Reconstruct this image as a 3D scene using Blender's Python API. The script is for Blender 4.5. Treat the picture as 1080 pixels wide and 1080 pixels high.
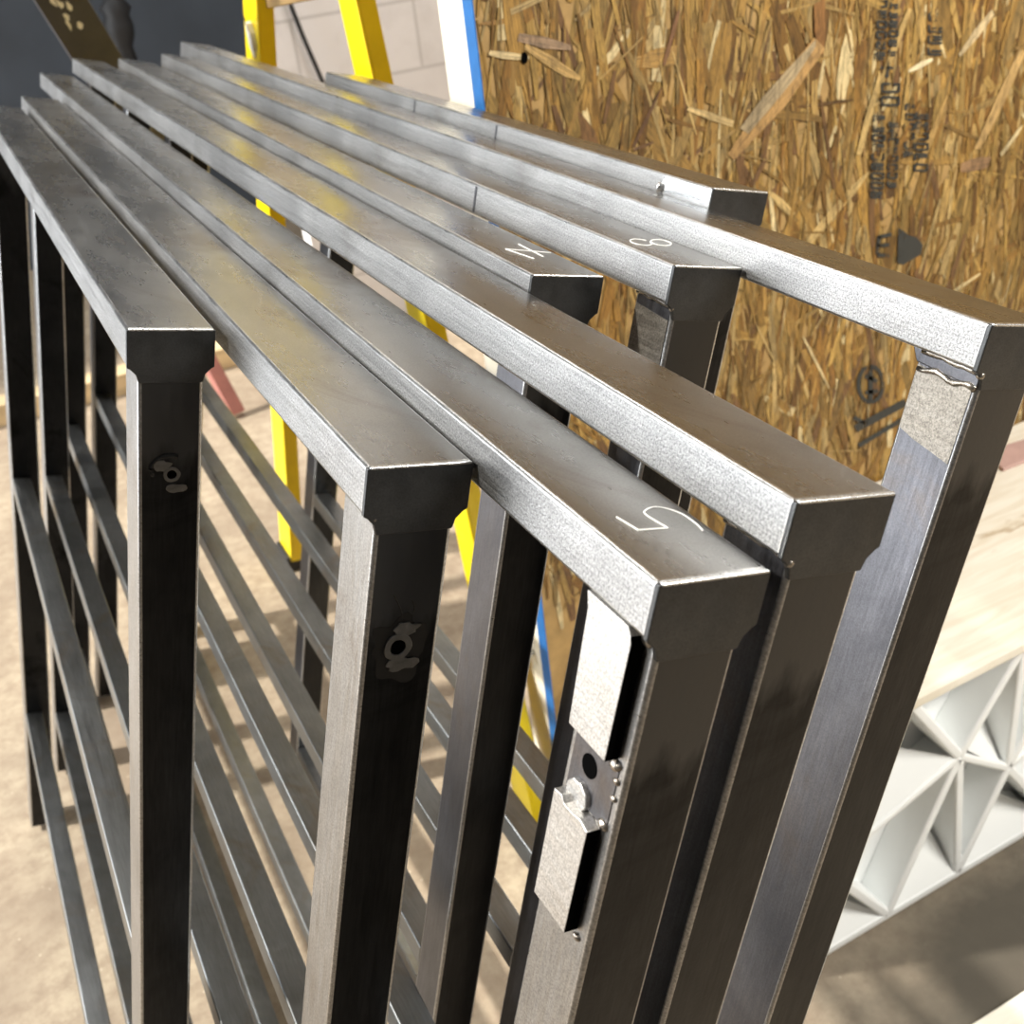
import bpy, bmesh, math, random
from mathutils import Vector, Matrix, Euler, noise
rnd = random.Random(7)
D = bpy.data; SC = bpy.context.scene
for o in list(D.objects): D.objects.remove(o, do_unlink=True)
COL = SC.collection

# ------------------------------------------------------------------ camera
F_PX = 1129.9
CAMZ = 1.345
RW = [[0.8795516108915618, -0.46349800025232746, -0.10751077871614664],
      [-0.32476022763758333, -0.4196752970047678, -0.8475868330907136],
      [0.34773518418883625, 0.780411589384764, -0.5196517996034486]]
cam_d = D.cameras.new('camera'); cam = D.objects.new('camera', cam_d); COL.objects.link(cam)
m = Matrix(((RW[0][0], -RW[1][0], -RW[2][0], 0), (RW[0][1], -RW[1][1], -RW[2][1], 0),
            (RW[0][2], -RW[1][2], -RW[2][2], CAMZ), (0, 0, 0, 1)))
cam.matrix_world = m
cam_d.sensor_width = 36; cam_d.lens = F_PX / 1080 * 36; cam_d.clip_start = .01
cam_d.dof.use_dof = True; cam_d.dof.focus_distance = .56; cam_d.dof.aperture_fstop = 15
SC.camera = cam
SC.view_settings.view_transform = 'Standard'; SC.view_settings.look = 'None'
SC.view_settings.exposure = 0.0; SC.view_settings.gamma = 1; SC.view_settings.use_curve_mapping = False

# ------------------------------------------------------------------ world and lights
w = D.worlds.new('workshop_air'); SC.world = w; w.use_nodes = True
nt = w.node_tree; bg = nt.nodes['Background']
tc = nt.nodes.new('ShaderNodeTexCoord'); sep = nt.nodes.new('ShaderNodeSeparateXYZ')
rp = nt.nodes.new('ShaderNodeValToRGB'); mp = nt.nodes.new('ShaderNodeMapRange')
nt.links.new(tc.outputs['Generated'], sep.inputs[0]); nt.links.new(sep.outputs['Z'], mp.inputs[0])
mp.inputs[1].default_value = -1; mp.inputs[2].default_value = 1
nt.links.new(mp.outputs[0], rp.inputs[0]); nt.links.new(rp.outputs[0], bg.inputs[0])
rp.color_ramp.elements[0].color = (.05, .045, .04, 1); rp.color_ramp.elements[1].color = (.62, .62, .62, 1)
e = rp.color_ramp.elements.new(.5); e.color = (.16, .155, .15, 1)
bg.inputs[1].default_value = 0.5

def light(name, typ, loc, aim, energy, col=(1, 1, 1), **kw):
    l = D.lights.new(name, typ); l.energy = energy; l.color = col
    for k, v in kw.items(): setattr(l, k, v)
    o = D.objects.new(name, l); COL.objects.link(o); o.location = loc
    o.rotation_euler = (Vector(aim) - Vector(loc)).to_track_quat('-Z', 'Y').to_euler()
    return o
light('sun_from_left', 'SUN', (-3, 1.2, 3.6), (-3 + .72, 1.2 - .30, 3.6 - .75), 5.8, (1, .95, .86), angle=math.radians(2.5))  # sun from the left, let in past the end of the added wall
light('left_fill_light', 'AREA', (-2.95, 3.1, 1.6), (0, 2.4, 1.2), 165, (.95, .98, 1), shape='RECTANGLE', size=3.0, size_y=2.6)  # added area light with no door modelled, brightens the left steel faces
light('crate_fill_light', 'AREA', (1.7, -.7, 2.4), (1.05, .9, .4), 80, (1, .96, .88), shape='RECTANGLE', size=1.0, size_y=.4)  # added unseen fill, brightens the crate and its lid
light('block_wall_fill_light', 'AREA', (.9, 2.4, 3.3), (1.1, 2.8, .8), 60, (1, .97, .92), shape='RECTANGLE', size=1.6, size_y=.5)  # added unseen fill that brightens the white block wall

# ------------------------------------------------------------------ material helpers
def mat(name):
    m = D.materials.new(name); m.use_nodes = True
    n = m.node_tree; b = n.nodes['Principled BSDF']; return m, n, b
def nd(n, t, **kw):
    x = n.nodes.new(t)
    for k, v in kw.items():
        if k in x.inputs: x.inputs[k].default_value = v
        else: setattr(x, k, v)
    return x
def coords(n, scale=(1, 1, 1), kind='Object', rot=(0, 0, 0), loc=(0, 0, 0)):
    t = nd(n, 'ShaderNodeTexCoord'); mp = nd(n, 'ShaderNodeMapping')
    mp.inputs['Scale'].default_value = scale; mp.inputs['Rotation'].default_value = rot; mp.inputs['Location'].default_value = loc
    n.links.new(t.outputs[kind], mp.inputs[0]); return mp.outputs[0]
def ntex(n, vec, scale, detail=6, rough=.6, dist=0):
    x = nd(n, 'ShaderNodeTexNoise'); x.inputs['Scale'].default_value = scale; x.inputs['Detail'].default_value = detail
    x.inputs['Roughness'].default_value = rough; x.inputs['Distortion'].default_value = dist
    n.links.new(vec, x.inputs['Vector']); return x.outputs['Fac']
def ramp(n, fac, stops):
    r = nd(n, 'ShaderNodeValToRGB'); els = r.color_ramp.elements
    while len(els) < len(stops): els.new(.5)
    for e, (p, c) in zip(els, stops): e.position = p; e.color = (c, c, c, 1) if not hasattr(c, '__len__') else (*c, 1)
    n.links.new(fac, r.inputs[0]); return r.outputs[0]
def mix(n, fac, a, b, blend='MIX'):
    x = nd(n, 'ShaderNodeMix', data_type='RGBA', blend_type=blend)
    for s, v in ((x.inputs[0], fac), (x.inputs[6], a), (x.inputs[7], b)):
        if isinstance(v, (int, float)): s.default_value = v
        elif hasattr(v, 'is_output') or hasattr(v, 'links'): n.links.new(v, s)
        else: s.default_value = (*v, 1)
    return x.outputs[2]
def bump(n, b, h, strength, dist=.001):
    x = nd(n, 'ShaderNodeBump'); x.inputs['Strength'].default_value = strength; x.inputs['Distance'].default_value = dist
    n.links.new(h, x.inputs['Height']); n.links.new(x.outputs[0], b.inputs['Normal']); return x

def steel(name, lo, hi, stain, stain_amt, rough=(.28, .45), grain=(60, 4, 60), grain_amt=.25, sparkle=0.0, bumpy=.15, metallic=1.0, ground_z=None, ground_col=(.5, .49, .47), wobble=.02):
    m, n, b = mat(name); b.inputs['Metallic'].default_value = metallic
    v = coords(n); big = ntex(n, v, 7, 5, .6, .6)
    base = mix(n, ramp(n, big, [(.3, 0.), (.7, 1.)]), lo, hi)
    st = ntex(n, coords(n, (1.2, 1, 1), loc=(3, 1, 2)), 9, 6, .65, 1.2)
    base = mix(n, ramp(n, st, [(.54, 0.), (.68, stain_amt)]), base, stain)
    g = ntex(n, coords(n, grain), 10, 4, .7)
    gr = ramp(n, g, [(.3, 1 - grain_amt), (.7, 1 + 0.0)])
    base = mix(n, 1., base, gr, 'MULTIPLY')
    if sparkle:
        sp = ntex(n, coords(n), 900, 2, .8)
        base = mix(n, 1., base, ramp(n, sp, [(.35, 1 - sparkle), (.62, 1.)]), 'MULTIPLY')
    if ground_z is not None:
        s = nd(n, 'ShaderNodeSeparateXYZ'); n.links.new(coords(n), s.inputs[0])
        wob = ntex(n, coords(n, (1, 1, .25)), 55, 4, .6)
        ad = nd(n, 'ShaderNodeMath', operation='MULTIPLY_ADD'); n.links.new(wob, ad.inputs[0]); ad.inputs[1].default_value = wobble
        n.links.new(s.outputs['Z'], ad.inputs[2])
        mr = nd(n, 'ShaderNodeMapRange'); n.links.new(ad.outputs[0], mr.inputs[0])
        mr.inputs[1].default_value = ground_z; mr.inputs[2].default_value = ground_z + .022
        base = mix(n, mr.outputs[0], base, ground_col)
    n.links.new(base, b.inputs['Base Color'])
    rr = nd(n, 'ShaderNodeMapRange'); n.links.new(ntex(n, coords(n, grain, loc=(5, 5, 5)), 5, 5, .7), rr.inputs[0])
    rr.inputs[1].default_value = .3; rr.inputs[2].default_value = .7
    rr.inputs[3].default_value = rough[0]; rr.inputs[4].default_value = rough[1]
    n.links.new(rr.outputs[0], b.inputs['Roughness'])
    bump(n, b, ntex(n, coords(n), 1200 if sparkle else 500, 3, .7), bumpy, .0004)
    return m

M_rail = steel('bare_steel_rail', (.27, .268, .26), (.42, .42, .415), (.20, .165, .14), .6, rough=(.22, .33), grain=(5, 1.2, 5), grain_amt=.10, sparkle=.18)
M_side = steel('brushed_steel_rail_side', (.54, .54, .545), (.86, .86, .86), (.38, .36, .34), .5, rough=(.3, .46), grain=(40, 1.2, 160), sparkle=.6, grain_amt=.45, bumpy=.5)
M_post = steel('mill_scale_steel', (.12, .122, .138), (.235, .237, .26), (.20, .165, .14), .5, grain=(60, 60, 4), rough=(.28, .42), sparkle=.2)
M_postl = steel('scuffed_steel_post', (.40, .395, .39), (.56, .555, .55), (.30, .26, .23), .5, grain=(60, 60, 4), rough=(.32, .46), sparkle=.35)
M_bar = steel('blue_grey_steel_bar', (.20, .205, .205), (.34, .355, .365), (.25, .21, .17), .6, rough=(.3, .45))
M_cap = steel('shaded_ground_steel_end', (.085, .088, .092), (.15, .155, .16), (.05, .05, .05), .6, rough=(.35, .5), grain=(8, 8, 8), grain_amt=.2, sparkle=.2)  # ground end faces, darkened in colour to look turned away from the light
M_edge = steel('polished_steel_edge', (.8, .82, .84), (.95, .96, .97), (.7, .7, .7), .3, rough=(.22, .35), grain_amt=.2)
M_rim = steel('edge_highlight_steel', (.62, .62, .62), (.85, .86, .87), (.4, .38, .36), .5, rough=(.25, .38), grain=(60, 6, 60), grain_amt=.45, sparkle=.3)  # edge highlights of rails and posts, painted as a bright bevel colour
M_block = steel('ground_steel_block', (.72, .70, .68), (.85, .84, .82), (.6, .55, .5), .3, rough=(.38, .5), sparkle=.4)
M_weld = steel('weld_metal', (.35, .31, .27), (.6, .56, .5), (.2, .13, .08), .7, rough=(.2, .4), grain_amt=.3, bumpy=.6)

def plain(name, col, rough=.6, var=.15, scale=20, metallic=0., spec=.5, noise_scale=(1, 1, 1), b_amt=0.):
    m, n, b = mat(name); b.inputs['Roughness'].default_value = rough; b.inputs['Metallic'].default_value = metallic
    b.inputs['Specular IOR Level'].default_value = spec
    f = ntex(n, coords(n, noise_scale), scale, 5, .6)
    c = mix(n, ramp(n, f, [(.3, 0.), (.7, 1.)]), tuple(x * (1 - var) for x in col), tuple(min(1, x * (1 + var)) for x in col))
    n.links.new(c, b.inputs['Base Color'])
    if b_amt: bump(n, b, ntex(n, coords(n, noise_scale), scale * 4, 4, .6), b_amt, .002)
    return m
M_yellow = plain('yellow_fibreglass', (.90, .68, .0), .32, .06)
M_hole_shade = plain('hole_and_shade_black', (.003, .003, .003), .9, 0, spec=0.)
M_scorch = plain('burnt_black_steel', (.006, .006, .006), .55, .3, 200)
M_bolt = plain('dark_insert_steel', (.24, .24, .235), .4, .2, 200, metallic=1.)
M_chalk = plain('white_chalk', (.9, .9, .88), .9, .05, 400)
M_cream = plain('pale_stud_wood', (.86, .80, .66), .65, .08, 18, noise_scale=(1, 1, .15))
M_blue = plain('blue_painted_edge', (.010, .13, .40), .55, .12, 60)
M_rubber = plain('black_rubber', (.012, .012, .013), .6, .1)
M_white = plain('white_plastic', (.86, .88, .88), .38, .03, 8)
M_sticker = plain('white_torn_sticker', (.85, .82, .78), .6, .1, 90)
M_ink = plain('black_label_ink', (.03, .02, .01), .6, .1)
M_pink = plain('dusty_pink_foam', (.55, .36, .32), .8, .1)
M_slate = plain('slate_painted_metal', (.050, .062, .080), .5, .25, 2.2)
M_red = plain('faded_red_paint', (.42, .17, .14), .6, .15)
M_rust = steel('scuffed_brown_bar', (.062, .058, .062), (.10, .095, .10), (.6, .52, .40), .0, rough=(.4, .6), metallic=.2)
M_redge = plain('rusted_edge', (.10, .06, .025), .7, .3, 60)

# floor
M_floor, n, b = mat('dusty_concrete')
a = ntex(n, coords(n), 3.2, 8, .62, .4); c2 = ntex(n, coords(n, loc=(7, 3, 1)), 30, 10, .75)
col = mix(n, ramp(n, a, [(.35, 0.), (.68, 1.)]), (.30, .235, .17), (.50, .415, .30))
col = mix(n, ramp(n, c2, [(.38, .3), (.58, 1.)]), (.25, .185, .13), col)
dk = nd(n, 'ShaderNodeTexVoronoi'); dk.inputs['Scale'].default_value = 28; n.links.new(coords(n), dk.inputs['Vector'])
col = mix(n, ramp(n, dk.outputs['Distance'], [(.03, .75), (.06, 0.)]), col, (.72, .62, .48))
# darker floor right of the stack: shadow painted into the colour, with a wobbly outline
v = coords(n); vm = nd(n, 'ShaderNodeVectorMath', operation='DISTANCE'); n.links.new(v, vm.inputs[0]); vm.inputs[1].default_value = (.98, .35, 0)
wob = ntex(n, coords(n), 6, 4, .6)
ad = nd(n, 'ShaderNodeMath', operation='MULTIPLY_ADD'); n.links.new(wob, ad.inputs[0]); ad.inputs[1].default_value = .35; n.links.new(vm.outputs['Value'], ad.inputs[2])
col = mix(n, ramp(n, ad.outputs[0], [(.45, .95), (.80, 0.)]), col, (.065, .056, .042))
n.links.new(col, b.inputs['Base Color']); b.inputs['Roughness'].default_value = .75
bump(n, b, c2, .3, .003)

# white concrete block wall
M_blockw, n, b = mat('white_painted_block')
tcn = nd(n, 'ShaderNodeTexCoord'); sp = nd(n, 'ShaderNodeSeparateXYZ'); cb = nd(n, 'ShaderNodeCombineXYZ')
n.links.new(tcn.outputs['Object'], sp.inputs[0]); n.links.new(sp.outputs['X'], cb.inputs['X']); n.links.new(sp.outputs['Z'], cb.inputs['Y'])
br = nd(n, 'ShaderNodeTexBrick'); n.links.new(cb.outputs[0], br.inputs['Vector'])
br.inputs['Color1'].default_value = (.80, .79, .81, 1); br.inputs['Color2'].default_value = (.84, .83, .85, 1); br.inputs['Mortar'].default_value = (.62, .61, .62, 1)
br.inputs['Scale'].default_value = 1; br.inputs['Brick Width'].default_value = .4; br.inputs['Row Height'].default_value = .2; br.inputs['Mortar Size'].default_value = .005
n.links.new(mix(n, ramp(n, ntex(n, coords(n), 9, 6), [(.5, 0.), (.8, .3)]), br.outputs[0], (.45, .42, .41)), b.inputs['Base Color']); b.inputs['Roughness'].default_value = .7

# OSB
M_osb, n, b = mat('osb_strands')
at = nd(n, 'ShaderNodeAttribute', attribute_name='strand'); uv = nd(n, 'ShaderNodeUVMap')
mp = nd(n, 'ShaderNodeMapping'); mp.inputs['Scale'].default_value = (5, 150, 1); n.links.new(uv.outputs[0], mp.inputs[0])
gr = nd(n, 'ShaderNodeTexNoise'); gr.inputs['Scale'].default_value = 5; gr.inputs['Detail'].default_value = 5; n.links.new(mp.outputs[0], gr.inputs['Vector'])
c1 = mix(n, 1., at.outputs['Color'], ramp(n, gr.outputs['Fac'], [(.34, .5), (.60, 1.15)]), 'MULTIPLY')
n.links.new(c1, b.inputs['Base Color']); b.inputs['Roughness'].default_value = .55
c1 = mix(n, 1., c1, ramp(n, ntex(n, coords(n, (1, 1, .35)), 9, 4, .6), [(.35, .72), (.62, 1.08)]), 'MULTIPLY')
c1 = mix(n, 1., c1, ramp(n, ntex(n, coords(n, (1, 1, .3)), 170, 3, .7), [(.36, .6), (.55, 1.05)]), 'MULTIPLY')
n.links.new(c1, b.inputs['Base Color']); bump(n, b, gr.outputs['Fac'], .5, .0015)

# stamped ink, broken up by the strands under it
def inkmat(name, thr, scale):
    m, n, b = mat(name); b.inputs['Base Color'].default_value = (.035, .035, .03, 1); b.inputs['Roughness'].default_value = .7
    f = ntex(n, coords(n, (1, 1, .45)), scale, 4, .7)
    n.links.new(ramp(n, f, [(thr, 0.), (thr + .06, 1.)]), b.inputs['Alpha']); return m
M_ink1 = inkmat('stamped_ink', .41, 75); M_ink2 = inkmat('stamped_ink_solid', .36, 40)

# pale plywood
M_ply, n, b = mat('pale_plywood')
g = ntex(n, coords(n, (1, 9, 1)), 6, 6, .6, .8)
c = mix(n, ramp(n, g, [(.35, 0.), (.65, 1.)]), (.78, .71, .58), (.90, .86, .76))
s2 = ntex(n, coords(n, (1, 2.5, 1), loc=(2.3, 4, 0)), 5, 5, .6, .5)
c = mix(n, ramp(n, s2, [(.64, 0.), (.70, .8)]), c, (.42, .29, .15))
n.links.new(c, b.inputs['Base Color']); b.inputs['Roughness'].default_value = .6
M_board = plain('rough_sawn_timber', (.62, .47, .27), .8, .3, 14, noise_scale=(.2, 1, 1))

# ------------------------------------------------------------------ mesh helpers
def link(name, bm, m, parent=None, bevel=0, seg=2, smooth=False, bmat=-1):
    me = D.meshes.new(name); bmesh.ops.recalc_face_normals(bm, faces=bm.faces); bm.to_mesh(me); bm.free()
    for x in (m if isinstance(m, (list, tuple)) else [m]): me.materials.append(x)
    o = D.objects.new(name, me); COL.objects.link(o)
    if parent: o.parent = parent
    if bevel:
        md = o.modifiers.new('bevel', 'BEVEL'); md.width = bevel; md.segments = seg; md.limit_method = 'ANGLE'; md.angle_limit = math.radians(35); md.harden_normals = False; md.material = bmat
    if smooth or bevel:
        for p in me.polygons: p.use_smooth = True
        if bevel:
            wn = o.modifiers.new('normals', 'WEIGHTED_NORMAL'); wn.keep_sharp = False
    return o
def box(bm, x0, x1, y0, y1, z0, z1, mi=0, M=None):
    vs = [bm.verts.new(Vector(p) if M is None else M @ Vector(p)) for p in
          [(x0, y0, z0), (x1, y0, z0), (x1, y1, z0), (x0, y1, z0), (x0, y0, z1), (x1, y0, z1), (x1, y1, z1), (x0, y1, z1)]]
    fs = []
    for f in ((0, 3, 2, 1), (4, 5, 6, 7), (0, 1, 5, 4), (1, 2, 6, 5), (2, 3, 7, 6), (3, 0, 4, 7)):
        q = bm.faces.new([vs[i] for i in f]); q.material_index = mi; fs.append(q)
    return fs
def prism(bm, pts, axis, a0, a1, mi=0):
    """extrude a 2-D outline along an axis ('x','y','z')"""
    def P(p, a):
        return {'x': (a, p[0], p[1]), 'y': (p[0], a, p[1]), 'z': (p[0], p[1], a)}[axis]
    A = [bm.verts.new(P(p, a0)) for p in pts]; B = [bm.verts.new(P(p, a1)) for p in pts]; k = len(pts)
    bm.faces.new(A).material_index = mi; bm.faces.new(B[::-1]).material_index = mi
    for i in range(k): bm.faces.new((A[i], B[i], B[(i + 1) % k], A[(i + 1) % k])).material_index = mi
def beam(bm, p0, p1, wx, wy, up=(0, 0, 1), mi=0):
    p0, p1 = Vector(p0), Vector(p1); d = (p1 - p0); L = d.length; d.normalize()
    s = d.cross(Vector(up)).normalized(); t = s.cross(d)
    M = Matrix.Translation(p0) @ Matrix((s, d, t)).transposed().to_4x4()
    return box(bm, -wx / 2, wx / 2, 0, L, -wy / 2, wy / 2, mi, M)
def tube(bm, pts, r, seg=8, wob=0, mi=0):
    pts = [Vector(p) for p in pts]; rings = []
    for i, p in enumerate(pts):
        d = (pts[min(i + 1, len(pts) - 1)] - pts[max(i - 1, 0)]).normalized()
        s = d.cross(Vector((0, 0, 1)));
        if s.length < .1: s = d.cross(Vector((1, 0, 0)))
        s.normalize(); t = s.cross(d); rr = r * (1 + wob * rnd.uniform(-1, 1))
        rings.append([bm.verts.new(p + (s * math.cos(a) + t * math.sin(a)) * rr) for a in [2 * math.pi * k / seg for k in range(seg)]])
    for a, b2 in zip(rings, rings[1:]):
        for k in range(seg): bm.faces.new((a[k], a[(k + 1) % seg], b2[(k + 1) % seg], b2[k])).material_index = mi
    bm.faces.new(rings[0][::-1]).material_index = mi; bm.faces.new(rings[-1]).material_index = mi
def smooth_path(pts, k=6):
    out = []; n_ = len(pts); P = [Vector(p) for p in pts]
    for i in range(n_ - 1):
        p0, p1, p2, p3 = P[max(i - 1, 0)], P[i], P[i + 1], P[min(i + 2, n_ - 1)]
        for j in range(k):
            t = j / k; out.append(.5 * ((2 * p1) + (p2 - p0) * t + (2 * p0 - 5 * p1 + 4 * p2 - p3) * t * t + (-p0 + 3 * p1 - 3 * p2 + p3) * t ** 3))
    out.append(P[-1]); return out
def tag(o, label=None, cat=None, group=None, kind=None):
    if label: o['label'] = label
    if cat: o['category'] = cat
    if group: o['group'] = group
    if kind: o['kind'] = kind
    return o

# ------------------------------------------------------------------ the setting
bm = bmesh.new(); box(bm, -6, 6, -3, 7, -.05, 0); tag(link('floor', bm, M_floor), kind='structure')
bm = bmesh.new(); box(bm, .925, 6, 3.4, 3.48, 0, 3.6); tag(link('wall_back', bm, M_blockw), kind='structure')
bm = bmesh.new(); box(bm, -6, 6, 5.2, 5.35, 0, 3.6); tag(link('wall_far', bm, M_slate), kind='structure')
M_dim = plain('dim_plaster', (.20, .19, .18), .8, .1, 3)
bm = bmesh.new(); box(bm, -6, 6, -3.1, -3, 0, 3.6); tag(link('shade_wall_front', bm, M_dim), kind='structure')  # added out of view to block ambient light behind the camera
bm = bmesh.new(); box(bm, 6, 6.1, -3, 7, 0, 3.6); tag(link('wall_right', bm, M_dim), kind='structure')
bm = bmesh.new(); box(bm, -3.2, -3.0, -3, 1.30, 0, 5.4); tag(link('shade_wall_left', bm, M_dim), kind='structure')  # added unseen wall, sized to keep sun off the floor behind the camera

# ------------------------------------------------------------------ the railing panels
RWD, RH, PW, PD = .0508, .0235, .0381, .0395
PO = (RWD - PW) / 2
M_front = steel('shaded_mill_scale_front', (.030, .031, .033), (.062, .064, .068), (.016, .016, .016), .85, grain=(60, 60, 4), rough=(.28, .40), grain_amt=.3, ground_z=-.052, ground_col=(.098, .100, .104), wobble=.09)  # mill scale ground at the top; the fronts' unlit darkness is put into the colour
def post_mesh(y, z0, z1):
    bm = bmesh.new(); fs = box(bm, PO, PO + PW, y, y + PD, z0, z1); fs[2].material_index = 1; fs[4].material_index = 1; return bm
def rail_mesh(L):
    bm = bmesh.new(); fs = box(bm, 0, RWD, .0012, L, -RH, 0)
    fs[5].material_index = 1; fs[3].material_index = 1
    return bm
def cap_mesh(h=RH):
    bm = bmesh.new(); a = PO; e = .0045
    pts = [(0, -.0006), (RWD, -.0006), (RWD, -h), (RWD - .002, -h - .001), (RWD - a + .001, -h - e), (RWD - a - .0004, -h - e - .005),
           (a + .0004, -h - e - .005), (a - .001, -h - e), (.002, -h - .001), (0, -h)]
    prism(bm, pts, 'y', 0, .003); return bm
def weld_mesh(seed, side=0):
    r = random.Random(seed); bm = bmesh.new(); x = PO if side == 0 else RWD - PO
    pts = [(x - .0012 + r.uniform(-.0006, .0006), .002 + i * .0045, -RH - .001 + r.uniform(-.0008, .0005)) for i in range(9)]
    tube(bm, pts, .0017, 7, .35); return bm
def blob(bm, c, r, seed, sq=(1, 1, 1)):
    rr = random.Random(seed); res = bmesh.ops.create_icosphere(bm, subdivisions=2, radius=r)
    for v in res['verts']:
        k = 1 + .35 * noise.noise(v.co * 300 + Vector((seed, 0, 0))); v.co = Vector(c) + Vector((v.co.x * sq[0], v.co.y * sq[1], v.co.z * sq[2])) * k

def panel(loc, lean, yaw, L, label, far_post, bars, pm=None, bead=True):
    top = Vector(loc)
    le = math.radians(lean); ya = math.radians(yaw)
    R = Matrix.Rotation(ya, 4, 'Z') @ Matrix.Rotation(le, 4, 'Y')
    # post length so that the lower right corner touches the floor
    foot = -(top.z - (RWD - PO) * math.sin(le)) / math.cos(le) + .0015
    base = Matrix.Translation(top) @ R
    root = D.objects.new('railing_panel', None); COL.objects.link(root); root.empty_display_size = .05
    root.matrix_world = base @ Matrix.Translation((0, 0, foot)); dz = -foot
    tag(root, label, 'railing panel', 'bare steel railing panels leaning in a stack')
    def put(o, z=dz): o.location = (o.location.x, o.location.y, o.location.z + z); return o
    o = put(link('top_rail', rail_mesh(L), [M_rail, M_side, M_rim], root, bevel=.0020, seg=3, bmat=2))
    put(link('end_cap', cap_mesh(), M_cap, root, bevel=.0005, seg=1))
    bm = bmesh.new(); box(bm, .0012, RWD - .0012, -.0004, .0016, -.0012, .0002); put(link('ground_edge', bm, M_edge, root, bevel=.0004, seg=1))
    for y in (.0012, far_post):
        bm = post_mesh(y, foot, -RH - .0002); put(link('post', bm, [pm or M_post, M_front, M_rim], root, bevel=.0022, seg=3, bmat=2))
    for z in bars:
        bm = bmesh.new(); box(bm, PO + .0006, PO + .0260, PD + .0012, far_post, z - .0200, z); put(link('crossbar', bm, M_bar, root, bevel=.0016, seg=2))
    if bead:
        bm = weld_mesh(int(L * 1000)); blob(bm, (PO - .0008, .0018, -RH - .0022), .0022, int(L * 99))
        put(link('weld_bead', bm, M_weld, root, smooth=True))
    return root, dz
def mark(root, dz, strokes, r=.00032):
    bm = bmesh.new()
    for s in strokes: tube(bm, smooth_path([(x, y, .0002) for x, y in s], 5) if len(s) > 2 else [(x, y, .0002) for x, y in s], r, 6)
    o = link('chalk_number', bm, M_chalk, root); o.location.z = dz; return tag(o, 'thin white number scratched on the rail')

P1, z1 = panel((.0529, .6235, 1.1392), 15.87, .136, 1.055, 'leftmost railing panel of the stack, nearest post carrying an arc-shaped burn mark', .975, (-.512, -.932), M_postl, bead=False)
P2, z2 = panel((.1106, .3918, 1.1307), 15.95, .129, 1.365, 'second railing panel from the left, its post carrying a scorched round insert', 1.325, (-.570, -1.03), M_postl)
P3, z3 = panel((.1642, .2525, 1.1278), 16.40, .042, 1.767, 'third railing panel from the left, marked 5, post with two bright steel blocks', 1.63, (-.560, -1.02), M_postl, bead=False)
P4, z4 = panel((.2233, .2521, 1.1389), 16.32, .098, 1.784, 'unmarked fourth railing panel from the left, its end right beside the one marked 5', 1.64, (-.535, -1.02))
P5, z5 = panel((.2764, .5474, 1.1336), 15.48, -.249, 1.424, 'railing panel marked 4, its end set back behind the fourth rail', 1.384, (-.584, -1.15))
P6, z6 = panel((.3440, .4986, 1.1343), 16.05, -.014, 1.429, 'railing panel marked 8, between the one marked 4 and the far-reaching right one', 1.389, (-.579, -1.0))
P7, z7 = panel((.3991, .3225, 1.1357), 16.10, -.037, 1.712, 'railing panel whose end reaches furthest right in the stack, with a wide dark post', 1.67, (-.567, -1.0))
P8, z8 = panel((.4562, .6118, 1.1335), 15.68, .042, .824, 'shortest railing panel, last in the stack, against the strand board', .784, (-.584, -1.05))

mark(P5, z5, [[(.0166, .0675), (.0470, .0607)], [(.0166, .0675), (.0240, .0422)], [(.0351, .0838), (.0345, .0485)]])
def ell(cx, cy, ax, ay, bx, by, a0=0, a1=360, k=16):
    return [(cx + ax * math.cos(math.radians(a0 + (a1 - a0) * i / k)) + bx * math.sin(math.radians(a0 + (a1 - a0) * i / k)),
             cy + ay * math.cos(math.radians(a0 + (a1 - a0) * i / k)) + by * math.sin(math.radians(a0 + (a1 - a0) * i / k))) for i in range(k + 1)]
mark(P6, z6, [ell(.0185, .0625, .0085, .0035, .0, .0085, 20, 350), ell(.0355, .0645, .0090, .0045, .0, .0080)])
mark(P3, z3, [[(.0155, .0515), (.0176, .0393)], [(.0176, .0393), (.0310, .0387)], [(.0310, .0387), (.0293, .0511), (.0320, .0551), (.0376, .0570), (.0424, .0544), (.0456, .0485), (.0458, .0405), (.0445, .0339)]], .0003)

# threaded inserts and burn marks on the two left posts
def disc(bm, cx, cz, r, y0, y1, hole=0, seg=28, wob=0, seed=0, sx=1, sz=1):
    out = []
    for k in range(seg):
        a = 2 * math.pi * k / seg; q = 1 + wob * noise.noise(Vector((math.cos(a) * 1.7, math.sin(a) * 1.7, seed)))
        out.append((math.cos(a) * sx, math.sin(a) * sz, q))
    V = [[bm.verts.new((cx + x * rr * q, y, cz + z * rr * q)) for x, z, q in out] for rr, y in ((max(hole, 1e-5), y1), (r, y1), (r, y0), (max(hole, 1e-5), y0))]
    for i in range(4 if hole else 3):
        A, B = V[i], V[(i + 1) % 4]
        for k in range(seg): bm.faces.new((A[k], A[(k + 1) % seg], B[(k + 1) % seg], B[k]))
    if not hole: bmesh.ops.remove_doubles(bm, verts=bm.verts, dist=2e-5)
def sub(name, bm, m, parent, dz=0, bevel=0, smooth=False, label=None):
    o = link(name, bm, m, parent, bevel=bevel, seg=2, smooth=smooth); o.location.z = dz
    if label: o['label'] = label
    return o
FY = .0012
bm = bmesh.new(); disc(bm, .0245, -.0935, .0155, FY - .0002, FY + .0005, 0, 40, .55, 3, .9, 1.05); sub('burn_mark', bm, M_scorch, P2, z2, label='black scorch around the insert')
bm = bmesh.new(); disc(bm, .0235, -.0935, .0072, FY - .0012, FY, .0040, 28, .12, 5)
disc(bm, .0270, -.0840, .0042, FY - .0010, FY, 0, 18, .5, 2, 1.5, .8); disc(bm, .0260, -.1035, .0048, FY - .0010, FY, 0, 18, .5, 9, 1.6, .85)
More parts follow.
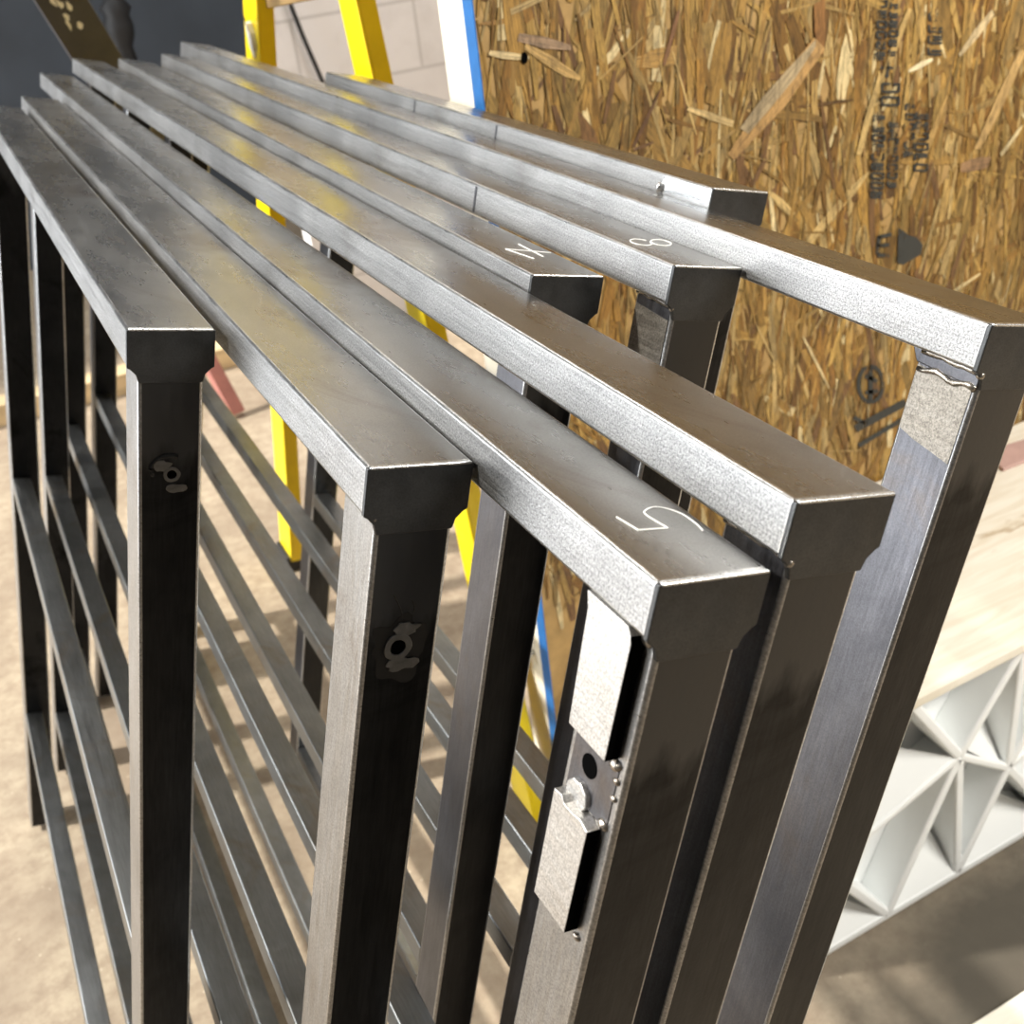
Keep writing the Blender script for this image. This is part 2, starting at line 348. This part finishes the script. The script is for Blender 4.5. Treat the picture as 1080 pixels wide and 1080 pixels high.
ins = sub('threaded_insert', bm, M_bolt, P2, z2, bevel=.0003)
bm = bmesh.new(); disc(bm, .0235, -.0935, .0040, FY - .0006, FY + .0001, .0, 24); sub('insert_hole', bm, M_hole_shade, P2, z2)
bm = bmesh.new()
for pts in ([(.0285, -.0690), (.0300, -.0730), (.0295, -.0790)], [(.0190, -.0650), (.0235, -.0740), (.0245, -.0790)]):
    tube(bm, [(x, FY - .00005, z) for x, z in smooth_path([(p[0], p[1], 0) for p in pts], 5) and [(q.x, q.y) for q in smooth_path([(p[0], p[1], 0) for p in pts], 5)]], .0003, 5)
sub('scratch', bm, M_scorch, P2, z2)
bm = bmesh.new()
arc = [(.0243 + .0105 * math.cos(math.radians(a)), FY, -.0885 + .0085 * math.sin(math.radians(a))) for a in range(60, 215, 8)]
tube(bm, arc, .0014, 6, .25); sub('burn_mark', bm, M_scorch, P1, z1, label='black arc scorched on the post')
bm = bmesh.new(); disc(bm, .0262, -.0925, .0052, FY - .0009, FY, .0030, 24, .1, 4)
disc(bm, .0205, -.0865, .0050, FY - .0007, FY, 0, 18, .4, 2, 1.1, .7); disc(bm, .0290, -.1020, .0050, FY - .0008, FY, 0, 18, .4, 8, 1.5, .55)
sub('threaded_insert', bm, M_bolt, P1, z1, bevel=.0003)
bm = bmesh.new(); disc(bm, .0262, -.0925, .0031, FY - .0005, FY + .0001, 0, 24); sub('insert_hole', bm, M_hole_shade, P1, z1)

# the two stop blocks, hole and cut bolt on the side of the post marked 5
for (z0, z1b, rag) in ((-.0812, -.0262, 0), (-.1702, -.1150, 1)):
    bm = bmesh.new()
    if rag: pts = [(.0098, z0 + .0008), (.0355, z0), (.0358, z1b + .0006), (.0300, z1b + .0015), (.0270, z1b - .0010), (.0200, z1b - .0005), (.0150, z1b + .0008), (.0092, z1b - .0010)]
    else: pts = [(.0082, z0), (.0350, z0 - .0004), (.0440, -.0262), (.0360, -.0270), (.0330, -.0240), (.0150, -.0240), (.0100, -.0262), (.0082, -.0290)]
    if not rag: pts = [(.0082, z0), (.0350, z0 - .0004), (.0375, -.0300), (.0400, -.0236), (.0120, -.0236), (.0090, -.0262), (.0078, -.0290)]
    prism(bm, pts, 'x', PO - .0066, PO + .0005)
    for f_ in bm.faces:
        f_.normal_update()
        if abs(f_.normal.x) < .5 and f_.calc_center_median().y < .0102: f_.material_index = 1  # near-facing ends set to black, their shade put into the colour
    sub('stop_block', bm, [M_block, M_hole_shade], P3, z3, bevel=.0005, label='bright ground steel block welded on the post side')
for (yy, zz), rr, s in (((.0100, -.0245), .0028, 1), ((.0065, -.0270), .0026, 2), ((.0180, -.0236), .0017, 3), ((.0230, -.0242), .0014, 4), ((.0085, -.0840), .0026, 5), ((.0085, -.1125), .0024, 6), ((.0090, -.1725), .0020, 7), ((.0300, -.1130), .0022, 8), ((.0060, -.0900), .0016, 11), ((.0058, -.0980), .0015, 12)):
    bm = bmesh.new(); blob(bm, (PO - .0003, yy, zz), rr, s * 3, (.7, 1.3, 1))
    sub('weld_bead', bm, M_weld, P3, z3, smooth=True)
def xdisc(bm, cy, cz, r, x0, x1, seg=24, sz=1.0, wob=0, seed=0):
    q = [1 + wob * noise.noise(Vector((math.cos(k) * 2, math.sin(k) * 2, seed))) for k in [2 * math.pi * i / seg for i in range(seg)]]
    prism(bm, [(cy + r * q[i] * math.cos(2 * math.pi * i / seg), cz + sz * r * q[i] * math.sin(2 * math.pi * i / seg)) for i in range(seg)], 'x', x0, x1)
bm = bmesh.new(); xdisc(bm, .0238, -.0960, .0052, PO - .0007, PO + .001, sz=1.0); sub('bolt_hole', bm, M_hole_shade, P3, z3)
bm = bmesh.new(); xdisc(bm, .0262, -.1120, .0078, PO - .0026, PO + .001, 18, .95, .35, 4); sub('cut_bolt', bm, M_block, P3, z3, bevel=.0009, label='sheared bolt stub')
bm = bmesh.new(); prism(bm, [(.0060, -.0815), (.0365, -.0815), (.0365, -.1140), (.0060, -.1140)], 'x', PO - .0004, PO + .0005)
sub('polished_patch', bm, M_post, P3, z3)
# bright ground strip on the side of the shortest panel's rail
bm = bmesh.new(); prism(bm, [(.0008, -.0012), (.0560, -.0012), (.0600, -.0060), (.0570, -.0150), (.0480, -.0195), (.0008, -.0205)], 'x', -.0006, .001)
sub('ground_patch', bm, M_edge, P8, z8, bevel=.0003)
bm = bmesh.new(); blob(bm, (-.0015, .0600, -.0100), .0035, 5); sub('weld_bead', bm, M_edge, P8, z8, smooth=True)
# weld groove plate under the rail of the far-reaching panel
bm = bmesh.new(); prism(bm, [(.0012, -RH - .0002), (.0450, -RH - .0002), (.0400, -RH - .0075), (.0012, -RH - .0090)], 'x', PO - .0012, PO + .001)
sub('weld_plate', bm, M_post, P7, z7, bevel=.0008)
bm = bmesh.new(); tube(bm, [(PO - .001, .002 + i * .004, -RH - .0095 + .0012 * math.sin(i * 1.3)) for i in range(10)], .0014, 7, .3); sub('weld_bead', bm, M_weld, P7, z7, smooth=True)
M_warm = steel('warm_ground_steel', (.36, .33, .29), (.55, .51, .45), (.2, .16, .13), .6, rough=(.35, .5), sparkle=.5)
# ground seams across rail sides
for P_, zz, yy in ((P6, z6, .2595), (P8, z8, .5258), (P8, z8, .3308)):
    bm = bmesh.new(); box(bm, -.0002, .0005, yy, yy + .0035, -RH + .002, -.002); sub('weld_seam', bm, M_post, P_, zz)
# ground upper parts of posts on the panels marked 5, 8 and the furthest right one
for P_, zz, zl, yl in ((P7, z7, -.070, .0400), (P6, z6, -.068, .0400)):
    bm = bmesh.new(); prism(bm, [(.0040, -RH - .0105), (yl - .001, -RH - .0085), (yl - .001, zl + .004), (.028, zl + .001), (.015, zl - .001), (.0040, zl - .003)], 'x', PO - .0003, PO + .0005)
    sub('ground_patch', bm, M_warm, P_, zz)
# ------------------------------------------------------------------ strand board partition: board, stud
OX, OY = .517, 1.10
osb = D.objects.new('strand_board', None); COL.objects.link(osb); osb.location = (OX, OY, 0)
tag(osb, 'tall oriented strand board sheet standing behind the right of the steel stack', 'board')
bm = bmesh.new(); box(bm, .0005, 1.9, 0, .012, .002, 2.3); link('board_core', bm, plain('board_core', (.40, .25, .09), .7, .2, 30), osb)
bm = bmesh.new(); box(bm, -.0010, .0005, -.003, .021, .002, 2.3); link('painted_edge', bm, M_blue, osb)['label'] = 'blue painted edge'
# strands
bm = bmesh.new(); uvl = bm.loops.layers.uv.new('UVMap'); cl = bm.loops.layers.float_color.new('strand')
pal = [(.54, .33, .085), (.48, .27, .06), (.60, .38, .12), (.42, .22, .045), (.56, .35, .10), (.36, .18, .035), (.64, .44, .17), (.47, .27, .07), (.52, .30, .075), (.29, .14, .03)]
def strand(cx, cz, L, wd, ang, y, col):
    ca, sa = math.cos(ang), math.sin(ang); k = rnd.randint(2, 4)
    up = [(-L / 2 + rnd.uniform(0, .25) * wd, wd / 2 * rnd.uniform(.2, 1))]
    for i in range(1, k): up.append((-L / 2 + L * i / k, wd / 2 * rnd.uniform(.75, 1.1)))
    up.append((L / 2 - rnd.uniform(0, .4) * wd, wd / 2 * rnd.uniform(.1, .9)))
    dn = [(L / 2 - rnd.uniform(0, .4) * wd, -wd / 2 * rnd.uniform(.1, .9))]
    for i in range(k - 1, 0, -1): dn.append((-L / 2 + L * i / k, -wd / 2 * rnd.uniform(.75, 1.1)))
    dn.append((-L / 2 + rnd.uniform(0, .3) * wd, -wd / 2 * rnd.uniform(.2, 1)))
    pts = up + dn; tilt = rnd.uniform(-.0006, .0006)
    P = [(cx + u * ca - v * sa, cz + u * sa + v * ca, u, v) for u, v in pts]
    if min(p[0] for p in P) < .0005 or max(p[0] for p in P) > 1.9 or min(p[1] for p in P) < .003: return
    vs = [bm.verts.new((p[0], y + tilt * p[2] / L, p[1])) for p in P]
    f = bm.faces.new(vs); ou = rnd.uniform(0, 50)
    for lp, p in zip(f.loops, P):
        lp[uvl].uv = (p[2] + ou, p[3] + ou * .37); lp[cl] = (*col, 1)
N = 6500
for i in range(N):
    y = -.0002 - .0022 * (i / N)
    vert = rnd.gauss(math.pi / 2, .24) if rnd.random() < .82 else rnd.uniform(0, math.pi)
    L = rnd.uniform(.05, .16) * (1 if i < N * .6 else .9); wd = rnd.choice([.003, .004, .006, .008, .010, .014, .020]) * rnd.uniform(.8, 1.2)
    if i > N * .8: wd *= .6; L *= .8
    c = rnd.choice(pal); q = rnd.uniform(.46, .98); c = tuple(x * q for x in c)
    if rnd.random() < .05: c = (.20, .10, .035)
    if rnd.random() < .035: c = (.74, .58, .30)
    strand(rnd.uniform(0, 1.35), rnd.uniform(.45, 1.75), L, wd, vert, y, c)
def px2osb(u, v):
    d = Vector((RW[0][i] * (u - 540) / F_PX + RW[1][i] * (v - 540) / F_PX + RW[2][i] for i in range(3)))
    t = (OY - .0025) / d.y; return d.x * t - OX, CAMZ + d.z * t
def strand_px(a, b_, wd, col, y=-.0027):
    p, q = px2osb(*a), px2osb(*b_); L = math.dist(p, q)
    strand((p[0] + q[0]) / 2, (p[1] + q[1]) / 2, L, wd, math.atan2(q[1] - p[1], q[0] - p[0]), y, col)
strand_px((772, 168), (868, 38), .034, (.50, .29, .10)); strand_px((783, 140), (862, 44), .020, (.45, .34, .19), -.0029)
strand_px((515, 55), (560, 62), .008, (.72, .55, .28)); strand_px((552, 48), (612, 84), .011, (.60, .38, .13)); strand_px((545, 40), (605, 50), .014, (.40, .26, .15))
strand_px((690, 150), (668, 158), .004, (.2, .1, .04)); strand_px((667, 156), (698, 92), .006, (.17, .08, .03)); strand_px((700, 70), (716, 10), .006, (.25, .12, .05))
strand_px((863, 0), (866, 60), .022, (.30, .14, .04)); strand_px((865, 100), (880, 200), .006, (.18, .09, .03)); strand_px((1010, 60), (1050, 10), .014, (.66, .50, .27))
strand_px((1030, 160), (1080, 50), .020, (.58, .37, .14)); strand_px((905, 165), (928, 75), .013, (.66, .45, .17)); strand_px((1055, 165), (1080, 130), .008, (.76, .60, .32))
strand_px((957, 75), (985, 63), .009, (.80, .68, .42)); strand_px((1010, 178), (1045, 170), .020, (.33, .19, .09)); strand_px((725, 113), (775, 132), .010, (.62, .44, .19))
strand_px((925, 100), (960, 5), .012, (.56, .37, .13)); strand_px((960, 200), (1000, 100), .012, (.55, .34, .11))
me_osb = link('wood_strands', bm, M_osb, osb); me_osb['kind'] = 'stuff'
bm = bmesh.new()
x, z = px2osb(553, 61); prism(bm, [(x + .004 * math.cos(a), z + .006 * math.sin(a)) for a in [i * .52 for i in range(12)]], 'y', -.0034, -.002); link('screw_hole', bm, M_hole_shade, osb)
# stamped marks: two illegible columns of print and two emblems
bm = bmesh.new(); yk = -.0034
def inkbox(u0, v0, u1, v1, mi=0):
    a, b2, c_, d_ = px2osb(u0, v0), px2osb(u1, v0), px2osb(u1, v1), px2osb(u0, v1)
    vs = [bm.verts.new((p[0], yk, p[1])) for p in (a, b2, c_, d_)]; bm.faces.new(vs).material_index = mi
def inkline(p, q, w_, mi=0):
    p, q = Vector(p), Vector(q); d = (q - p).normalized(); s = Vector((-d.y, d.x)) * w_ / 2
    vs = [bm.verts.new((c[0], yk, c[1])) for c in (px2osb(*(p + s)), px2osb(*(q + s)), px2osb(*(q - s)), px2osb(*(p - s)))]
    bm.faces.new(vs).material_index = mi
r2 = random.Random(11)
def column(u0, wid, v0, v1, step, skew=-.03):
    v = v0
    while v < v1:
        u = u0 + (v - v0) * skew; h = step * .62
        k = r2.randint(0, 4)
        inkline((u, v), (u, v + h), 2.6); 
        if k != 1: inkline((u, v), (u + wid, v + 1), 2.4)
        if k != 2: inkline((u, v + h), (u + wid, v + h), 2.4)
        if k in (0, 3): inkline((u + wid, v), (u + wid, v + h), 2.6)
        if k in (1, 4, 2): inkline((u + wid * .2, v + h * .5), (u + wid, v + h * .5), 2.4)
        v += step
column(926, 9, 0, 62, 11); column(939, 8, 2, 60, 10); column(930, 18, 88, 116, 14)
column(921, 12, 122, 205, 10); column(938, 9, 128, 200, 9); column(966, 13, 118, 178, 11); column(980, 14, 14, 62, 12); column(955, 9, 110, 165, 10)
inkbox(928, 70, 942, 73); inkbox(933, 64, 937, 82)
link('stamped_print', bm, [M_ink1, M_ink2], osb)['kind'] = 'stuff'
bm = bmesh.new()
# emblem beside an E-like stamp
vs = [(947, 240), (952, 243), (958, 248), (966, 250), (973, 258), (971, 268), (961, 274), (952, 279), (946, 277)]
bm.faces.new([bm.verts.new((px2osb(*p)[0], yk, px2osb(*p)[1])) for p in vs]).material_index = 1
inkline((927, 249), (925, 268), 4, 1); inkline((926, 250), (940, 247), 4, 1); inkline((925, 259), (938, 258), 4, 1); inkline((925, 269), (938, 269), 4, 1)
link('stamped_emblem', bm, [M_ink1, M_ink2], osb)
bm = bmesh.new()
for i in range(20):
    a0, a1 = i * math.pi / 10, (i + 1) * math.pi / 10
    inkline((918 + 13 * math.cos(a0), 405 + 19 * math.sin(a0)), (918 + 13 * math.cos(a1), 405 + 19 * math.sin(a1)), 4, 1)
inkline((918, 388), (918, 422), 5, 1); inkline((912, 396), (925, 402), 4, 1); inkline((912, 414), (926, 412), 4, 1)
link('stamped_emblem', bm, [M_ink1, M_ink2], osb)
bm = bmesh.new()
inkline((902, 452), (955, 424), 8, 1); inkline((900, 440), (912, 446), 4, 1); inkline((905, 470), (955, 440), 5, 1)
o = link('stamped_print', bm, [M_ink1, M_ink2], osb)

stud = D.objects.new('wood_stud', None)
bm = bmesh.new(); box(bm, 0, .038, 0, .068, 0, 2.3)
s = link('wood_stud', bm, M_cream, bevel=.002); s.location = (OX + .001, OY + .0225, 0)
tag(s, 'cream coloured wooden stud standing behind the blue edge of the strand board', 'stud')
D.objects.remove(stud)
# little white clips on the stud
for (cx_, cy_, cz_, L_) in ((.508, 1.150, .375, .035), (.511, 1.150, .330, .022)):
    bm = bmesh.new(); tube(bm, [(0, 0, 0), (-L_ * .5, 0, -.004), (-L_, 0, -.012)], .0045, 8); blob(bm, (-L_ * .35, 0, 0), .006, 3)
    c = link('cable_clip', bm, M_white, smooth=True); c.location = (OX + .001, cy_, cz_)
    tag(c, ('upper' if L_ > .03 else 'lower') + ' white plastic cable clip on the edge of the cream stud', 'clip', 'clips on the stud')

# ------------------------------------------------------------------ yellow step ladder
lad = D.objects.new('step_ladder', None); COL.objects.link(lad); lad.location = (.40, 1.5, 0)
tag(lad, 'yellow fibreglass step ladder standing behind the steel stack', 'ladder')
def chan(p0, p1, wd, dp):
    """channel rail: bright web facing left, flanges turned to the right"""
    p0, p1 = Vector(p0) - lad.location, Vector(p1) - lad.location; d = (p1 - p0); L = d.length; d.normalize()
    s = Vector((0, 1, 0)); s = (s - d * s.dot(d)).normalized(); t = d.cross(s)   # s: along Y, t: across X
    if t.x < 0: t = -t
    M = Matrix.Translation(p0) @ Matrix((s, t, d)).transposed().to_4x4(); bm = bmesh.new()
    box(bm, -wd / 2, wd / 2, 0, .004, 0, L, 0, M); box(bm, -wd / 2, -wd / 2 + .004, .004, dp, 0, L, 0, M); box(bm, wd / 2 - .004, wd / 2, .004, dp, 0, L, 0, M)
    return bm
def extr(a, b_, z): 
    a, b_ = Vector(a), Vector(b_); return a + (b_ - a) * ((z - a.z) / (b_.z - a.z))
RA, RB = (.455, 1.120, .05), (.520, 1.476, 1.116)
LA, LB = (.374, 2.140, .05), (.515, 2.030, 1.075)
link('ladder_rail', chan(extr(RA, RB, .012), extr(RA, RB, 1.75), .066, .028), M_yellow, lad, bevel=.001)
link('ladder_rail', chan(extr(LA, LB, .012), extr(LA, LB, 1.75), .086, .030), M_yellow, lad, bevel=.001)
for a, b_ in ((RA, RB), (LA, LB)):
    bm = bmesh.new(); p = extr(a, b_, .012) - lad.location; box(bm, p.x - .006, p.x + .034, p.y - .045, p.y + .045, -.0, .04); link('rubber_foot', bm, M_rubber, lad, bevel=.004)
bm = bmesh.new(); p, q = extr(LA, LB, 1.215) - lad.location + Vector((.022, 0, -.0)), extr(RA, RB, 1.262) - lad.location + Vector((.022, 0, 0)); beam(bm, p, q, .02, .10)
link('spreader_board', bm, plain('brown_wood_tread', (.30, .19, .07), .6, .15), lad, bevel=.002)
bm = bmesh.new(); p = extr(LA, LB, 1.125) - lad.location
r3 = random.Random(4); pts = []
for i in range(11):
    a = i * 2 * math.pi / 11; rr = r3.uniform(.55, 1.1); pts.append((p.y + .016 * rr * math.cos(a) - .012, p.z + .036 * rr * math.sin(a)))
prism(bm, pts, 'x', p.x - .0085, p.x + .001); link('torn_sticker', bm, M_sticker, lad)
bm = bmesh.new(); prism(bm, [(p.y - .006, p.z + .045), (p.y - .012, p.z + .040), (p.y - .022, p.z + .012), (p.y - .019, p.z + .012), (p.y - .010, p.z + .032)], 'x', p.x - .0092, p.x - .0086)
prism(bm, [(p.y - .026, p.z - .018), (p.y - .032, p.z + .012), (p.y - .030, p.z - .02)], 'x', p.x - .0092, p.x - .0086); link('sticker_print', bm, M_ink, lad)

# ------------------------------------------------------------------ white crate with pale plywood lid
cr = D.objects.new('plastic_crate', None); COL.objects.link(cr); CX, CY = .62, .700; cr.location = (CX, CY, 0)
tag(cr, 'white plastic crate with a ribbed triangular lattice side, on the floor at right', 'crate')
CW, CH_, CDp = 1.25, .412, .385
bm = bmesh.new()
box(bm, 0, CW, .055, CDp, 0, CH_); link('crate_body', bm, M_white, cr, bevel=.004)
bm = bmesh.new(); T = .010
box(bm, 0, CW, 0, .056, 0, .016); box(bm, 0, CW, 0, .056, CH_ - .014, CH_); box(bm, 0, .012, 0, .056, 0, CH_)
def rib(a, b_, t=.015, dep=.056):
    a, b_ = Vector((a[0], 0, a[1])), Vector((b_[0], 0, b_[1])); d = (b_ - a).normalized(); s = Vector((-d.z, 0, d.x)) * t / 2
    q = [a + s, b_ + s, b_ - s, a - s]; prism(bm, [(p.x, p.z) for p in q], 'y', 0, dep)
cell = .165
jx = [0, .01, -.02, .015, -.01, .02, 0, -.015, .01]
nodes_b = [(.02 + i * cell + jx[i], .008) for i in range(9)]; nodes_m = [(.02 + (i + .5) * cell + (.03 if i % 2 else -.03), .225 + (.035 if i % 2 else -.045)) for i in range(8)]; nodes_t = [(.02 + i * cell + .02 - jx[i], CH_ - .006) for i in range(8)]
for i in range(8):
    if i < 8: rib(nodes_b[i], nodes_m[i]); rib(nodes_m[i], nodes_b[min(i + 1, 8)]) if i < 7 else None
    rib(nodes_m[i], nodes_t[i])
    if i < 7: rib(nodes_m[i], nodes_t[i + 1]); rib(nodes_m[i], nodes_m[i + 1], .013)
link('rib_lattice', bm, M_white, cr, bevel=.004, seg=3)
# sloping gusset facets between the ribs, catching the light from above
def gusset(pts, zb):
    bm = bmesh.new(); top = [bm.verts.new(p) for p in pts]; bot = [bm.verts.new((p[0], .0548, zb)) for p in pts[:2]]
    bm.faces.new(top); bm.faces.new((top[0], top[2], bot[0])); bm.faces.new((top[1], bot[1], top[2])); bm.faces.new((top[0], bot[0], bot[1], top[1])); bm.faces.new((bot[0], top[2], bot[1]))
    link('gusset', bm, M_white, cr)
for i in range(7):
    gusset([(nodes_b[i][0] + .008, .002, .0155), (nodes_b[i + 1][0] - .008, .002, .0155), (nodes_m[i][0], .0545, .105)], .0155)
    m0, m1 = nodes_m[i], nodes_m[i + 1]
    gusset([(m0[0] + .012, .003, m0[1] + .006), (m1[0] - .012, .003, m1[1] + .006), ((m0[0] + m1[0]) / 2, .0545, (m0[1] + m1[1]) / 2 + .085)], m0[1] + .004)
bm = bmesh.new(); box(bm, -.01, CW + .02, -.012, CDp + .008, 0, .016)
lid = link('plywood_sheet', bm, M_ply, bevel=.002); lid.location = (CX, CY, CH_ + .0005)
tag(lid, 'pale plywood sheet with brown stains lying on the white crate', 'plywood sheet')
bm = bmesh.new(); prism(bm, [(0, 0), (.28, .02), (.30, .075), (.16, .055), (.02, .06)], 'z', 0, .006)
fo = link('foam_strip', bm, M_pink, bevel=.002); fo.location = (1.30, .995, CH_ + .017); fo.rotation_euler.z = math.radians(-6)
tag(fo, 'dusty pink foam strip at the back of the plywood sheet', 'foam strip')
bm = bmesh.new(); box(bm, 0, 1.1, 0, .30, 0, .018)
pb = link('plywood_sheet', bm, M_ply, bevel=.002); pb.location = (.70, .222, .0005); pb.rotation_euler.z = math.radians(-1)
tag(pb, 'pale plywood sheet lying on the floor in the bottom right corner', 'plywood sheet')

# ------------------------------------------------------------------ things far behind
bm = bmesh.new(); tube(bm, smooth_path([(0, 0, 0), (.06, -.01, -.30), (.15, -.015, -.60), (.34, -.02, -1.0), (.52, -.2, -1.19)], 8), .007, 8)
cb_ = link('electric_cable', bm, M_rubber, smooth=True); cb_.location = (.972, 3.38, 1.21); tag(cb_, 'thin black cable running down the white block wall', 'cable')
fbd = Vector((.036, .030, -.105)); bm = bmesh.new(); beam(bm, fbd * -4, fbd * 10.4, .080, .024, up=(0, -1, 0))
fb = link('steel_flat_bar', bm, M_rust, bevel=.002); tag(fb, 'scuffed brown steel bar slanting behind the far ends of the rails', 'steel bar')
fb.location = (.248, 2.2, 1.215)
bm = bmesh.new(); r4 = random.Random(3)
sd = fbd.cross(Vector((0, -1, 0))).normalized(); td = sd.cross(fbd.normalized())
for i in range(14):
    c_ = fbd * (-.9 + i * .1) + sd * r4.uniform(-.012, .016); pp = []
    for k in range(6):
        an = k * math.pi / 3; pp.append(bm.verts.new(c_ + td * .0126 * (1 if td.y < 0 else -1) + sd * math.cos(an) * r4.uniform(.002, .007) + fbd.normalized() * math.sin(an) * r4.uniform(.003, .016)))
    bm.faces.new(pp)
wf = link('paint_flecks', bm, M_sticker, fb); wf['kind'] = 'stuff'
bm = bmesh.new(); pts = [(0, 0, 0), (-.02, .01, -.22), (-.045, 0, -.45), (-.10, 0, -.85), (-.12, 0, -1.3)]
tube(bm, smooth_path(pts, 8), .05, 10, .3); st = link('hanging_strap', bm, M_rubber, smooth=True); st.location = (.70, 4.4, 1.36); tag(st, 'blurred black bundle hanging before the slate wall', 'strap')
bm = bmesh.new(); box(bm, 0, 1.7, 0, .09, 0, .07)
tb = link('timber_beam', bm, M_board, bevel=.003); tb.location = (-.62, 3.50, 0); tb.rotation_euler.z = math.radians(-4)
tag(tb, 'pale sawn timber beam lying on the floor behind the posts', 'timber')
bm = bmesh.new(); beam(bm, (0, 0, 0), (-.10, .30, .55), .045, .03)
rp_ = link('stand_leg', bm, M_red, bevel=.003); tag(rp_, 'faded red steel leg standing on the floor behind the first two rails', 'stand leg'); rp_.location = (.49, 3.02, 0.01)
